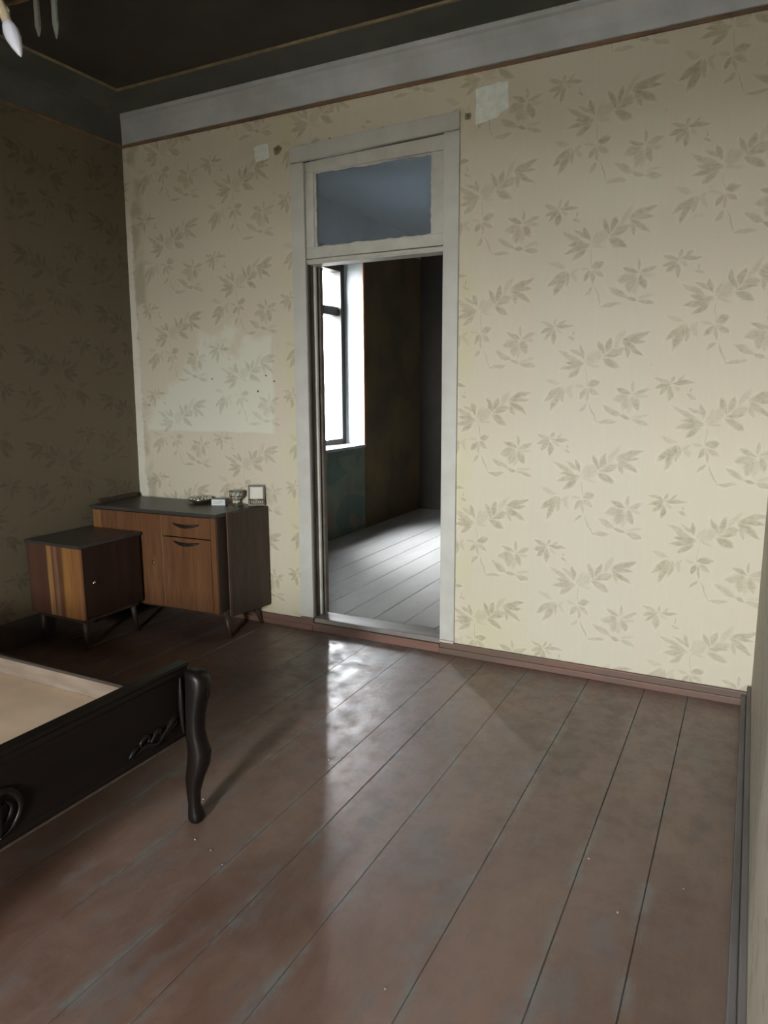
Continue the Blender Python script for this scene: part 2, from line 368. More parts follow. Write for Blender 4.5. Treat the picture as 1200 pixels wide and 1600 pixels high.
# floor: boards running away from the viewer, each its own piece
fl = tag(box('floor', (-.05, RW, YF, 0, -.08, -.0030), M_dust), 'worn brown-red painted board floor', 'floor', kind='structure')
SEAMS = [-.045, .16, .37, .61, .83, 1.07, 1.31, 1.56, 1.83, 2.10, 2.372, 2.55, 2.79, 3.11, 3.388, 3.59, RW]
for i, (a, b) in enumerate(zip(SEAMS, SEAMS[1:])):
    g = .0013; dz = random.uniform(-.0010, .0010)
    ys = [YF, random.uniform(-3.9, -2.9), 0] if i % 3 == 1 and b < 2 else [YF, 0]
    for y0, y1 in zip(ys, ys[1:]):
        bm = bmesh.new(); bm_box(bm, a + g, b - g, y0 + .001, y1 - .001, -.0029, dz)
        finish('floor_board', bm, M_floor, fl, .0018, seg=1)

# ceiling
ce = tag(box('ceiling', (-.05, RW + .05, YF - .05, 0.05, HC, HC + .05), M_ceil), 'dark smoky ceiling with a brown centre field', 'ceiling', kind='structure')
box('ceiling_field', (.41, RW - .41, YF + .41, -.41, HC - .006, HC), M_ceilpanel, ce)
w = .013; a, b, c, d = .40, RW - .40, YF + .40, -.40
boxes('ceiling_bead', [(a, b, d - w, d, HC - .016, HC), (a, b, c, c + w, HC - .016, HC), (a, a + w, c + w, d - w, HC - .016, HC), (b - w, b, c + w, d - w, HC - .016, HC)], M_bead, ce, .002)
# cove cornice swept round the room
prof = [(0, HS + .012), (.022, HS + .012), (.030, HS + .030), (.044, HS + .062), (.066, HS + .098), (.094, HS + .126), (.112, HS + .132), (.122, HC - .006), (.122, HC + .002), (0, HC + .002)]
def sweep_room(name, prof, mat, side=None):
    bm = bmesh.new(); rings = []
    for (sx, sy) in ((0, 0), (1, 0), (1, 1), (0, 1)):
        ox, oy = (0, 0) if 0 else ((0 if sx == 0 else RW), (0 if sy == 0 else YF))
        rings.append([bm.verts.new((ox + (d if sx == 0 else -d), oy + (-d if sy == 0 else d), z)) for d, z in prof])
    k = len(prof)
    for i in range(4):
        A, B = rings[i], rings[(i + 1) % 4]
        for j in range(k):
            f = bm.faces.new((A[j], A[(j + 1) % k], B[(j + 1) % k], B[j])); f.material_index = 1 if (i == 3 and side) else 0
    o = finish(name, bm, mat)
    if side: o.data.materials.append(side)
    return o
tag(sweep_room('trim_1', prof, M_cove, mottled('shaded_side_cornice_plaster', (.105, .105, .098), (.08, .08, .075), .85, 4, .1, .3)), 'whitewashed plaster cove cornice under the ceiling', 'cornice', kind='structure')  # left run painted darker to stand for the weak light reaching it
tag(sweep_room('trim_2', [(0, HS - .004), (.007, HS - .004), (.009, HS + .012), (0, HS + .012)], M_strip), 'thin brown wood strip under the cornice', 'trim', kind='structure')

# baseboards
def baseboard(name, rows, mat, label):
    bm = bmesh.new()
    for d in rows: bm_box(bm, *d)
    o = finish(name, bm, mat, None, .004); return tag(o, label, 'baseboard', kind='structure')
bb = baseboard('baseboard_back', [(2.262, RW, -.020, 0, 0, .066), (2.262, RW - .03, -.032, -.0205, 0, .034), (.0, 1.398, -.020, 0, 0, .066), (.0, 1.398, -.030, -.0205, 0, .034)], M_base, 'chipped brown-red baseboard along the door wall')
br = baseboard('baseboard_right', [(RW - .018, RW, YF, -.021, 0, .10), (RW - .040, RW - .0185, YF, -.021, 0, .055)], M_basegrey, 'grey-brown scuffed baseboard along the side wall')
bl = baseboard('baseboard_left', [(-.048, -.022, YF, -.035, 0, .15)], mottled('dark_brown_baseboard_paint', (.05, .038, .03), (.075, .055, .042), .5), 'dark brown baseboard below the dark left wall')

# patches and nails on the back wall
def scrap(name, pts, mat, parent, y0=-.002):
    bm = bmesh.new(); A = []; 
    for i in range(len(pts)):
        (xa, za), (xb, zb) = pts[i], pts[(i + 1) % len(pts)]
        for s in range(3):
            t = s / 3; A.append((xa + (xb - xa) * t + random.uniform(-.005, .005), za + (zb - za) * t + random.uniform(-.005, .005)))
    bm_loft(bm, [[(x, 0, z) for x, z in A], [(x, y0, z) for x, z in A]])
    return finish(name, bm, mat, parent)
scrap('plaster_patch', [(2.425, 2.965), (2.545, 2.985), (2.595, 2.975), (2.598, 2.86), (2.54, 2.825), (2.43, 2.80)], M_plaster, wb)
scrap('plaster_patch', [(1.05, 2.905), (1.155, 2.905), (1.16, 2.83), (1.06, 2.815)], M_plaster, wb)
M_stain = mottled('rust_stained_paper', (.25, .205, .155), (.20, .16, .115), .8, 40)
scrap('rust_stain', [(1.19, 2.88), (1.225, 2.892), (1.245, 2.87), (1.228, 2.842), (1.20, 2.838)], M_stain, wb, -.0008)
scrap('rust_stain', [(2.37, 2.868), (2.40, 2.865), (2.398, 2.842), (2.375, 2.838)], M_stain, wb, -.0008)
for (x, z, r) in ((1.215, 2.865, .008), (2.385, 2.855, .007), (1.085, 1.585, .006), (.66, 1.57, .005), (.10, 1.40, .006), (1.02, 1.49, .007), (1.145, 1.55, .006), (1.57, 2.87, .006), (1.90, 2.874, .006), (2.12, 2.868, .005)):
    bm = bmesh.new(); spin(bm, [(r, 0), (r * .9, .002), (r * .4, .005), (.001, .007)], k=9)
    bmesh.ops.transform(bm, matrix=Matrix.Translation((x, 0, z)) @ Matrix.Rotation(math.pi / 2, 4, 'X'), verts=bm.verts)
    finish('nail', bm, M_rust, wb)

# ------------------------------------------------------------------ doorway with transom
dr = empty('door_1', (1.83, 0, 0), 0, 'open doorway with white casing and a glazed transom', 'doorway', kind='structure')
X = lambda d: (d[0] - 1.83, d[1] - 1.83, *d[2:])
def dbox(name, d, mat, bevel=.003): return box(name, X(d), mat, dr, bevel)
XL, XI, XR, XO = 1.312, 1.403, 2.262, 2.348
dbox('casing_side', (XL, XI, -.020, 0, .082, 2.765), M_casing)
dbox('casing_side', (XR, XO, -.020, 0, .080, 2.79), M_casing)
bm = bmesh.new(); v = bm_box(bm, XL - 1.83, XO - 1.83, -.022, 0, 2.77, 2.855)
for q in v:
    q.co.z += .022 * (q.co.x + .518) / 1.036 + .002     # the head board is not level
finish('casing_head', bm, M_casing, dr, .003)
dbox('plinth_block', (XL, XI, -.026, 0, .0661, .081), M_base)
dbox('plinth_block', (XR + .001, XO, -.026, 0, .0661, .079), M_casing)
dbox('door_jamb', (1.385, 1.405, .003, .139, .08, 2.80), M_jamb, .002)
dbox('door_jamb', (2.260, 2.275, .003, .139, .08, 2.80), M_jamb, .002)
dbox('jamb_stop', (1.4055, 1.419, .060, .078, .085, 2.215), M_white, .002)
dbox('jamb_stop', (1.4055, 1.423, .106, .139, .085, 2.215), M_jamb, .002)
dbox('jamb_stop', (1.4055, 1.412, .005, .022, .085, 2.23), M_darkgap, .001)
dbox('head_jamb', (1.405, 2.26, .003, .139, 2.788, 2.80), M_jamb, .002)
dbox('transom_bar', (1.4055, 2.2595, .0, .10, 2.214, 2.238), M_white)
dbox('transom_bar', (1.4055, 2.2595, -.006, .018, 2.222, 2.240), M_white)
# transom sash: four members and the pane
zt = 2.776; TX0, TX1, TZ0 = 1.4065, 2.2585, 2.244
dbox('sash_rail', (TX0, TX1, -.008, .03, TZ0, 2.305), M_white)
tr_ = dbox('sash_rail', (TX0, TX1, -.008, .03, 2.712, zt), M_white)
for q in tr_.data.vertices:
    if q.co.z > 2.75: q.co.z += -.010 + .020 * (q.co.x + .424) / .85
dbox('sash_stile', (TX0, 1.460, -.0078, .0298, 2.3055, 2.7115), M_white)
dbox('sash_stile', (2.187, TX1, -.0078, .0298, 2.3055, 2.7115), M_white)
dbox('transom_pane', (1.4605, 2.1865, .012, .015, 2.3055, 2.7115), M_transom, 0)
# ragged putty along the pane
bm = bmesh.new()
def putty(ax, fixed, lo, hi, sgn):
    n = 26
    pts = [(lo + (hi - lo) * i / n, random.uniform(.003, .010)) for i in range(n + 1)]
    for (a, ha), (b, hb) in zip(pts, pts[1:]):
        q = [(a, fixed), (b, fixed), (b, fixed + sgn * hb), (a, fixed + sgn * ha)]
        if ax == 'z': q = [(u, w) for w, u in q]
        f = [bm.verts.new((x - 1.83, .004 + .006 * (k > 1), z)) for k, (x, z) in enumerate(q)]
        r = [bm.verts.new((x - 1.83, .0115, z)) for x, z in q]
        bm.faces.new(f); bm.faces.new(r[::-1])
        for i in range(4): bm.faces.new((f[i], f[(i + 1) % 4], r[(i + 1) % 4], r[i]))
putty('x', 2.3055, 1.461, 2.186, 1); putty('x', 2.7115, 1.461, 2.186, -1); putty('z', 1.4605, 2.312, 2.705, 1); putty('z', 2.1865, 2.312, 2.705, -1)
finish('putty_line', bm, M_white, dr)
M_thr = mottled('trodden_threshold_paint', (.27, .25, .235), (.18, .15, .135), .45, 5, .4, .25, (.5, 3, 3))
dbox('threshold', (1.403, 2.262, -.004, .139, .002, .078), M_thr, .004)
dbox('threshold_step', (1.403, 2.262, -.030, -.0045, .002, .052), M_base, .004)
dbox('latch_plate', (2.2545, 2.2595, .02, .035, 1.93, 2.03), M_white, .001)

# ------------------------------------------------------------------ next room
X2, Y2, Z2, RX2 = .2, 4.26, .05, 3.9
f2 = tag(box('floor_next_room', (X2, RX2, .14, Y2, -.08, Z2 - .026), M_subfloor), 'grey painted boards seen through the doorway', 'floor', kind='structure')
xs = X2
while xs < RX2 - .01:
    xe = min(xs + .215, RX2)
    bm = bmesh.new(); bm_box(bm, xs + .002, xe - .002, .142, Y2 - .001, Z2 - .026, Z2 + random.uniform(-.001, .001)); finish('floor_board', bm, M_floor2, f2, .0018, seg=1)
    xs = xe
N0, N1, NZ0, NZ1 = 2.07, 2.875, .935, 2.745      # window opening in the next room's outer wall
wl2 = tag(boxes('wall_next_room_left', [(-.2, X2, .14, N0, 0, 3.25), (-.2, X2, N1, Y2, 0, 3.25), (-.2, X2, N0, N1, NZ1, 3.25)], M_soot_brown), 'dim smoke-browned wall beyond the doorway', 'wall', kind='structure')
box('lit_band', (X2 + .0005, X2 + .006, .142, 2.90, 2.80, 3.199), mottled('bluish_lit_band_paint', (.20, .26, .32), (.15, .19, .235), .8, 1.5, .1), wl2)  # added band; the light near the window is painted into its bluish colour
box('lit_band', (X2 + .0005, X2 + .006, 2.9005, Y2 - .001, 2.975, 3.199), bpy.data.materials['bluish_lit_band_paint'], wl2)
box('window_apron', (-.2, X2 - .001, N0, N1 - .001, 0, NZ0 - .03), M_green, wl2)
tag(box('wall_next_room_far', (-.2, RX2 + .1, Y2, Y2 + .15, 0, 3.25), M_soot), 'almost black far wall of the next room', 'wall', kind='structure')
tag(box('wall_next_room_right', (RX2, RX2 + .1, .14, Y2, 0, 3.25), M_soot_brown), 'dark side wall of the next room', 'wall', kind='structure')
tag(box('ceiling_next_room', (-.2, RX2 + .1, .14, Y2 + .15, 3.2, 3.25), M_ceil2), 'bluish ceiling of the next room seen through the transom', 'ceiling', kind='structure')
w1 = empty('window_1', (0, N1, NZ0), 0, 'bright tall window with white reveal in the next room', 'window', kind='structure')
def wbox(name, d, mat, bevel=.003): return box(name, (d[0], d[1], d[2] - N1, d[3] - N1, d[4] - NZ0, d[5] - NZ0), mat, w1, bevel)
wbox('reveal_lining', (-.0175, X2 - .004, N1 - .008, N1 + .001, NZ0, NZ1), M_reveal, .001)
wbox('reveal_lining', (-.0175, X2 - .004, N0 - .001, N0 + .008, NZ0, NZ1), M_reveal, .001)
wbox('reveal_lining', (-.0175, X2 - .004, N0 + .0085, N1 - .0085, NZ1 - .008, NZ1 + .001), M_reveal, .001)
wbox('corner_bead', (X2 - .0035, X2 + .006, N1 - .010, N1 + .024, NZ0 - .02, NZ1), M_orange, .002)
wbox('window_sill', (-.0175, X2 + .02, N0 + .001, N1 - .011, NZ0 - .03, NZ0 - .001), M_reveal, .004)
FX0, FX1 = -.14, -.018
wbox('frame_stile', (FX0, FX1, N1 - .075, N1 - .002, NZ0, NZ1), M_winframe)
wbox('frame_stile', (FX0, FX1, N0 + .002, N0 + .075, NZ0, NZ1), M_winframe)
MU = ((2.425, 2.518),)
for y0, y1 in MU: wbox('frame_stile', (FX0, FX1 - .045, y0, y1, NZ0 + .06, NZ1 - .085), M_winframe)
wbox('frame_rail', (FX0, FX1, N0 + .076, N1 - .076, NZ0, NZ0 + .059), M_winframe)
wbox('frame_rail', (FX0, FX1, N0 + .076, N1 - .076, NZ1 - .084, NZ1), M_winframe)
for y0, y1 in ((N0 + .0755, 2.4245), (2.5185, N1 - .0755)):
    wbox('frame_rail', (FX0 + .003, FX1 - .03, y0 + .0005, y1 - .0005, 2.232, 2.318), M_winframe)
    for z0, z1 in ((NZ0 + .0595, 2.2315), (2.3185, NZ1 - .0845)):
        wbox('pane', (-.105, -.101, y0, y1, z0, z1), M_pane_dim, 0)

# window behind the viewer
w2 = empty('window_2', (FW['x0'], YF, FW['z0']), 0, 'tall window behind the viewer that lights the room', 'window', kind='structure')
def vbox(name, d, mat, bevel=.003): return box(name, (d[0] - FW['x0'], d[1] - FW['x0'], d[2] - YF, d[3] - YF, d[4] - FW['z0'], d[5] - FW['z0']), mat, w2, bevel)
wy = YF - .52
for d in ((FW['x0'], FW['x0'] + .07, FW['z0'], FW['z1']), (FW['x1'] - .07, FW['x1'], FW['z0'], FW['z1'])): vbox('frame_stile', (d[0], d[1], wy, wy + .06, d[2], d[3]), M_white)
for z0, z1 in ((FW['z0'], FW['z0'] + .07), (1.95, 2.02), (FW['z1'] - .07, FW['z1'])): vbox('frame_rail', (FW['x0'] + .0705, FW['x1'] - .0705, wy, wy + .06, z0, z1), M_white)
for z0, z1 in ((FW['z0'] + .0705, 1.9495), (2.0205, FW['z1'] - .0705)): vbox('pane', (FW['x0'] + .071, FW['x1'] - .071, wy + .028, wy + .032, z0, z1), M_pane, 0)
vbox('window_sill', (FW['x0'] - .05, FW['x1'] + .05, YF, YF + .05, FW['z0'] - .04, FW['z0'] - .001), M_white)
tag(box('ground', (-60, 60, -70, 60, -1.2, -1.0), M_street), 'grey yard ground outside the windows', 'ground', kind='structure')

# ------------------------------------------------------------------ sideboard with hanging side leaf
M_top = mottled('dull_grey_brown_lacquered_top', (.036, .032, .029), (.050, .046, .042), .36, 6, .45, .05)
M_veneer = wood('warm_brown_veneer', (.120, .050, .022), (.165, .076, .034), (.085, .036, .016), 'z', .42)
M_veneer_pale = wood('pale_orange_veneer', (.24, .115, .045), (.19, .085, .034), (.15, .065, .027), 'z', .4)
M_walnut = wood('dark_walnut_side', (.042, .029, .021), (.056, .038, .028), (.028, .020, .015), 'z', .45, 1, .3)
M_edge = wood('light_edge_band', (.17, .09, .05), (.21, .12, .07), (.13, .07, .04), 'z', .45)
M_leg = wood('dark_turned_leg', (.045, .026, .019), (.06, .035, .026), (.03, .018, .014), 'z', .4)
M_blackmetal = mottled('blackened_brass_pull', (.03, .024, .02), (.05, .04, .03), .35, 40, .5, 0, metal=.6)
M_chrome = mottled('polished_key_plate', (.75, .72, .66), (.65, .62, .58), .2, 40, .5, 0, metal=1)
sb = empty('sideboard', (.985, -.418, 0), .048, 'brown veneer sideboard with grey top, one door, a drawer and a hanging side leaf', 'sideboard')
WD, DP, ZB, ZT = .972, .40, .158, .752
boxes('body', [(-WD, -WD + .018, .02, DP, ZB, ZT), (-.018, 0, .02, DP, ZB, ZT), (-WD + .018, -.018, DP - .012, DP, ZB, ZT), (-WD + .018, -.018, .02, DP - .012, ZB, ZB + .018), (-WD + .018, -.018, .02, DP - .012, ZT - .018, ZT), (-.42, -.402, .02, DP - .012, ZB + .018, ZT - .018)], M_walnut, sb)
bm = bmesh.new(); q_ = [(-WD - .008, -.012), (.010, -.012), (.020, .07), (.078, DP), (-WD - .008, DP)]
bm_loft(bm, [[(x, y, ZT) for x, y in q_], [(x, y, ZT + .022) for x, y in q_]]); finish('top', bm, M_top, sb, .004)
box('end_lip', (-WD - .006, -WD + .012, .06, DP, ZT + .0225, ZT + .050), M_walnut, sb, .003)
D1 = box('door', (-WD + .004, -.412, 0, .0195, ZB + .004, ZT - .006), M_veneer, sb, .002)
box('edge_band', (-WD + .006, -WD + .075, -.0018, 0, ZB + .006, ZT - .008), M_veneer_pale, D1)
bm = bmesh.new(); spin(bm, [(.011, 0), (.011, .004), (.007, .008), (.001, .010)], k=14)
bmesh.ops.transform(bm, matrix=Matrix.Translation((-.485, 0, .44)) @ Matrix.Rotation(math.pi / 2, 4, 'X'), verts=bm.verts); finish('key_plate', bm, M_chrome, D1, smooth=True)
def pull(parent, x, z, w=.19):
    bm = bmesh.new(); pts = [(x - w / 2 + w * i / 12, -.004 - .020 * math.sin(math.pi * i / 12), z - .012 * math.sin(math.pi * i / 12)) for i in range(13)]
    tube(bm, pts, [.004 + .006 * math.sin(math.pi * i / 12) for i in range(13)], 8)
    finish('handle', bm, M_blackmetal, parent, smooth=True)
DR = box('drawer', (-.402, -.040, 0, .0195, .618, ZT - .006), M_veneer, sb, .002); pull(DR, -.215, .700)
D2 = box('door', (-.402, -.040, 0, .0195, ZB + .004, .611), M_veneer, sb, .002); pull(D2, -.215, .588)
box('edge_band', (-.4105, -.4035, -.001, .0195, ZB + .004, ZT - .006), M_edge, sb, .001)
box('edge_band', (-.0365, -.0005, .002, .0195, ZB + .002, ZT - .004), M_veneer, sb, .001)
lf = box('hanging_leaf', (0, .024, 0, .322, .128, .7728), M_walnut, sb, .003); lf['label'] = 'dark drop leaf folded down against the side'
lf.location = (.024, .082, 0); lf.rotation_euler = (0, 0, -.20)
box('edge_band', (.001, .006, -.002, 0, .13, .771), M_edge, lf)
def splay_leg(parent, top, foot, r0=.019, r1=.010, mat=None):
    bm = bmesh.new(); tube(bm, [top, tuple((a + b) / 2 for a, b in zip(top, foot)), foot], [r0, (r0 + r1) / 2, r1], 12)
    o = finish('leg', bm, mat or M_leg, parent, smooth=True)
    bm = bmesh.new(); bm_box(bm, foot[0] - r1, foot[0] + r1, foot[1] - r1, foot[1] + r1, -.0003, .003); bm.free(); return o
splay_leg(sb, (.0, .07, ZB), (.045, .045, 0), .023, .012)
splay_leg(sb, (.0, DP - .05, ZB), (.050, DP - .02, 0), .021, .012)
splay_leg(sb, (-WD + .09, .06, ZB), (-WD + .04, .03, 0)); splay_leg(sb, (-WD + .09, DP - .06, ZB), (-WD + .04, DP - .03, 0))
box('leg_rail', (-WD + .05, .012, .045, .075, ZB - .022, ZB - .0005), M_walnut, sb, .003)

# ------------------------------------------------------------------ low bedside cabinet
def zebra():
    n = N('striped_orange_brown_veneer'); x, y, z = n.xyz(n.obj())
    w = n.math('ADD', x, n.math('MULTIPLY', n.math('SUBTRACT', n.noise(n.obj(), 3, 2), .5), .02))
    r = n.new('ShaderNodeValToRGB'); n.put(n.math('ADD', n.math('DIVIDE', w, .45), 1.), r.inputs[0])
    E_ = r.color_ramp.elements; E_[0].position = 0; E_[0].color = (.070, .034, .026, 1); E_[1].position = 1; E_[1].color = (.27, .12, .055, 1)
    for p, c in ((.12, (.11, .050, .030)), (.24, (.085, .036, .026)), (.38, (.095, .040, .028)), (.40, (.36, .20, .07)), (.46, (.34, .17, .06)), (.49, (.13, .055, .03)), (.55, (.24, .13, .09)), (.60, (.12, .05, .022)), (.66, (.15, .06, .02)), (.70, (.33, .16, .05)), (.80, (.31, .14, .045)), (.90, (.26, .105, .035))):
        q = E_.new(p); q.color = (*c, 1)
    g = n.noise(n.stretch(n.obj(), (90, 90, 3)), 1, 3)
    return n.done(n.mix(n.ramp(g, .4, .7, 0, .45), r.outputs[0], (.09, .042, .022)), .38, 0, .4)
M_zebra = zebra()
nb = empty('bedside_cabinet', (.428, -.929, 0), 0, 'low bedside cabinet with striped orange end and flat grey top, in front of the sideboard', 'cabinet')
NW, ND, NB, NT = .452, .452, .190, .612
boxes('body', [(-NW, -.0205, .018, ND, NB, NB + .016), (-NW, -.0205, .018, ND, NT - .016, NT), (-NW, -NW + .012, .018, ND, NB + .016, NT - .016), (-NW + .012, -.0205, ND - .018, ND, NB + .016, NT - .016)], M_walnut, nb)
box('end_panel', (-NW, 0, 0, .0175, NB, NT), M_zebra, nb, .002)
ndr = box('door', (-.020, 0, .0182, ND, NB + .002, NT - .002), wood('dark_red_brown_door', (.022, .010, .007), (.031, .015, .010), (.015, .008, .006), 'z', .42, 1, .3), nb, .002)
bm = bmesh.new(); spin(bm, [(.007, 0), (.006, .008), (.012, .014), (.012, .020), (.004, .024)], k=14)
bmesh.ops.transform(bm, matrix=Matrix.Translation((0, .075, .40)) @ Matrix.Rotation(math.pi / 2, 4, 'Y'), verts=bm.verts); finish('knob', bm, M_chrome, ndr, smooth=True)
box('top', (-NW - .004, .010, -.010, ND + .004, NT, NT + .020), M_top, nb, .004)
boxes('plinth_rail', [(-NW + .03, -.02, .015, .04, NB - .024, NB - .0005), (-.045, -.02, .0405, ND - .02, NB - .024, NB - .0005)], M_walnut, nb, .002)
for (a, b, sx, sy) in ((-.045, .04, .02, -.012), (-.045, ND - .05, .02, .012), (-NW + .05, .04, -.0, -.012), (-NW + .05, ND - .05, -.0, .012)):
    splay_leg(nb, (a, b, NB - .001), (a + sx, b + sy, 0), .020, .010)

# ------------------------------------------------------------------ bed: carved footboard, cabriole legs, bare base board
M_carved = wood('blackish_carved_walnut', (.0065, .0045, .0038), (.010, .0065, .005), (.005, .004, .0035), 'y', .38, .5, .22)
M_rawrail = mottled('dusty_raw_wood_rail', (.27, .215, .17), (.20, .15, .115), .7, 9, .15, .3, (.6, 3, 3))
M_basebd = mottled('beige_hardboard', (.70, .53, .38), (.60, .45, .32), .6, 5, .2, .08)
bed = empty('bed', (2.1, -1.885, 0), 0, 'dark carved wooden bed with bare beige base board and cabriole legs', 'bed')
BL, BWd = 2.06, 1.45
def fprof(y0, y1):
    bm = bmesh.new()
    pr = [(-.022, .318), (.004, .318), (.010, .322), (.012, .333), (.004, .340), (.004, .540), (.010, .552), (.008, .566), (.016, .574), (.014, .584), (-.024, .584), (-.026, .570), (-.022, .560)]
    bm_loft(bm, [[(x, y, z) for x, z in pr] for y in (y0, y1)]); return bm
fb = finish('footboard', fprof(-.012, -BWd + .012), M_carved, bed)
# raised moulding frame beside each post
for s in (0, 1):
    y = -.045 if s == 0 else -BWd + .045
    bm = bmesh.new(); bm_box(bm, .004, .0135, y - .005, y + .005, .340, .535); finish('moulding', bm, M_carved, fb, .003)
M_edge_highlight = mottled('highlit_worn_moulding_edge', (.075, .055, .042), (.05, .037, .028), .45, 30)  # highlight along the worn lower edge, painted as a lighter brown
box('moulding', (.0045, .0145, -BWd + .02, -.045, .316, .3225), M_edge_highlight, fb, .002)
# carved relief: acanthus sprays and the central volute
def relief(curves, name='carving'):
    bm = bmesh.new()
    for pts, r in curves:
        p = catmull([(.006, y, z) for y, z in pts], 5); n = len(p)
        tube(bm, p, [max(.0025, r * math.sin(math.pi * (i + .7) / (n + .6))) for i in range(n)], 7)
    finish(name, bm, M_carved, fb, smooth=True)
def spray(y0, m):
    Y = lambda d: y0 + m * d
    relief([([(Y(0), .358), (Y(.04), .366), (Y(.08), .352), (Y(.12), .360)], .011), ([(Y(.10), .356), (Y(.14), .385), (Y(.17), .404), (Y(.205), .405)], .010), ([(Y(.11), .356), (Y(.155), .378), (Y(.18), .390), (Y(.20), .391)], .008), ([(Y(.06), .362), (Y(.08), .388), (Y(.105), .395), (Y(.10), .375)], .010), ([(Y(.02), .362), (Y(.02), .385), (Y(.045), .398), (Y(.058), .384), (Y(.05), .374)], .008), ([(Y(-.03), .356), (Y(-.01), .372), (Y(.01), .378)], .008)])
spray(-.255, 1); spray(-BWd + .255, -1)
yc = -BWd / 2
relief([([(yc + m * a, z) for a, z in ((.0, .345), (.035, .360), (.062, .395), (.062, .435), (.035, .468), (.008, .470), (-.002, .45), (.012, .432), (.026, .440))], .011) for m in (1, -1)] +
       [([(yc + m * a, z) for a, z in ((.0, .375), (.028, .392), (.040, .42), (.022, .445))], .007) for m in (1, -1)] + [([(yc, .35), (yc, .41), (yc, .49)], .012)])
# cabriole corner legs
def cabriole(y, m):
    prof = [(.000, .022, .024), (.012, .027, .028), (.030, .024, .026), (.060, .019, .020), (.110, .022, .023), (.165, .030, .031), (.215, .036, .036), (.262, .037, .036), (.30, .032, .032), (.345, .031, .031), (.40, .033, .033), (.45, .036, .036), (.50, .041, .038), (.535, .040, .037), (.555, .032, .032), (.562, .020, .020)]
    prof = [(z, rx * 1.2, ry * 1.2) for z, rx, ry in prof]
    ctr = {.000: .010, .012: .010, .03: .008, .06: .004, .11: .004, .165: .012, .215: .026, .262: .032, .30: .026, .345: .020, .40: .022, .45: .030, .50: .038, .535: .038, .555: .030, .562: .026}
    bm = bmesh.new(); k = 16; rings = []
    for z, rx, ry in prof:
        c = ctr[z]; ring = []
        for i in range(k):
            a = 2 * math.pi * i / k; q = abs(math.cos(a)) ** .75 * math.copysign(1, math.cos(a)); s = abs(math.sin(a)) ** .75 * math.copysign(1, math.sin(a))
            ring.append((.016 + c + rx * q * .85, y + m * (c * .35) + ry * s * .85, z))
        rings.append(ring)
    bm_loft(bm, rings)
    o = finish('leg', bm, M_carved, bed, smooth=True)
    bm = bmesh.new()     # scroll and acanthus knuckle carved on the leg
    sc = catmull([(.075, y + m * .0, .545), (.088, y + m * .012, .515), (.086, y + m * .022, .48), (.070, y + m * .028, .46), (.066, y + m * .014, .478), (.078, y, .49)], 5)
    tube(bm, sc, [.004 + .007 * math.sin(math.pi * i / (len(sc) - 1)) for i in range(len(sc))], 7)
    sp = catmull([(.018, y - m * .032, .545), (.020, y - m * .036, .48), (.018, y - m * .033, .40), (.020, y - m * .030, .34)], 5)
    tube(bm, sp, [.003 + .006 * math.sin(math.pi * i / (len(sp) - 1)) for i in range(len(sp))], 7)
    kn = catmull([(.052, y + m * .018, .33), (.072, y + m * .010, .28), (.066, y, .22), (.044, y - m * .006, .15)], 5)
    tube(bm, kn, [.003 + .007 * math.sin(math.pi * i / (len(kn) - 1)) for i in range(len(kn))], 7)
    finish('leg_carving', bm, M_carved, o, smooth=True)
cabriole(-.026, 1); cabriole(-BWd + .026, -1)
for y in (-.0, -BWd):
    box('leg', (-BL + .005, -BL + .05, y - .03, y + .03, 0, 1.02), M_carved, bed, .006)
for y, s in ((-.018, 1), (-BWd + .018, -1)):
    r = box('side_rail', (-BL + .055, -.028, y - .012, y + .012, .30, .432), M_rawrail, bed, .003)
    box('rail_facing', (-BL + .055, -.028, *( (y + .0125, y + .020) if s > 0 else (y - .020, y - .0125)), .30, .436), M_carved, r, .002)
box('base_board', (-BL + .055, -.028, -BWd + .032, -.032, .355, .367), M_basebd, bed, .001)
for x in (-1.75, -1.2, -.65, -.12): box('base_slat', (x - .04, x + .04, -BWd + .032, -.032, .325, .354), M_rawrail, bed, .002)
bm = bmesh.new(); pr = [(-BWd + .031, .30), (-.031, .30), (-.031, .95)] + [(-BWd / 2 + (BWd / 2 - .031) * math.cos(math.pi * i / 12), .95 + .13 * math.sin(math.pi * i / 12)) for i in range(1, 12)] + [(-BWd + .031, .95)]
bm_loft(bm, [[(-BL + .012, y, z) for y, z in pr], [(-BL + .040, y, z) for y, z in pr]]); finish('headboard', bm, M_carved, bed, .003)

# ------------------------------------------------------------------ small things on the sideboard
TZ = ZT + .0222
M_crystal = N('cut_crystal'); M_crystal = M_crystal.done((.80, .80, .72), .12, 0, .6, **{'Transmission Weight': .55, 'IOR': 1.45})
M_brass = mottled('tarnished_brass', (.28, .22, .12), (.18, .15, .09), .35, 30, .5, .1, metal=.8)
ds = empty('crystal_dish', (.60, -.10, TZ), 0, 'small shallow beaded dish on the sideboard top, beside the white carton', 'dish')
bm = bmesh.new(); spin(bm, [(.040, 0), (.045, .004), (.074, .018), (.082, .028), (.078, .029), (.068, .020), (.040, .010), (.001, .009)], k=24); finish('bowl', bm, M_brass, ds, smooth=True)
for i in range(18):
    a = 2 * math.pi * i / 18; bm = bmesh.new(); bmesh.ops.create_icosphere(bm, subdivisions=1, radius=.009)
    bmesh.ops.translate(bm, vec=(.070 * math.cos(a), .070 * math.sin(a), .030), verts=bm.verts); finish('bead', bm, M_crystal, ds)
for i in range(9):
    a = 2.4 * i; bm = bmesh.new(); bmesh.ops.create_icosphere(bm, subdivisions=1, radius=.011)
    r_ = .016 + .0042 * i; bmesh.ops.translate(bm, vec=(r_ * math.cos(a), r_ * math.sin(a), .026), verts=bm.verts); finish('bead', bm, M_crystal, ds)
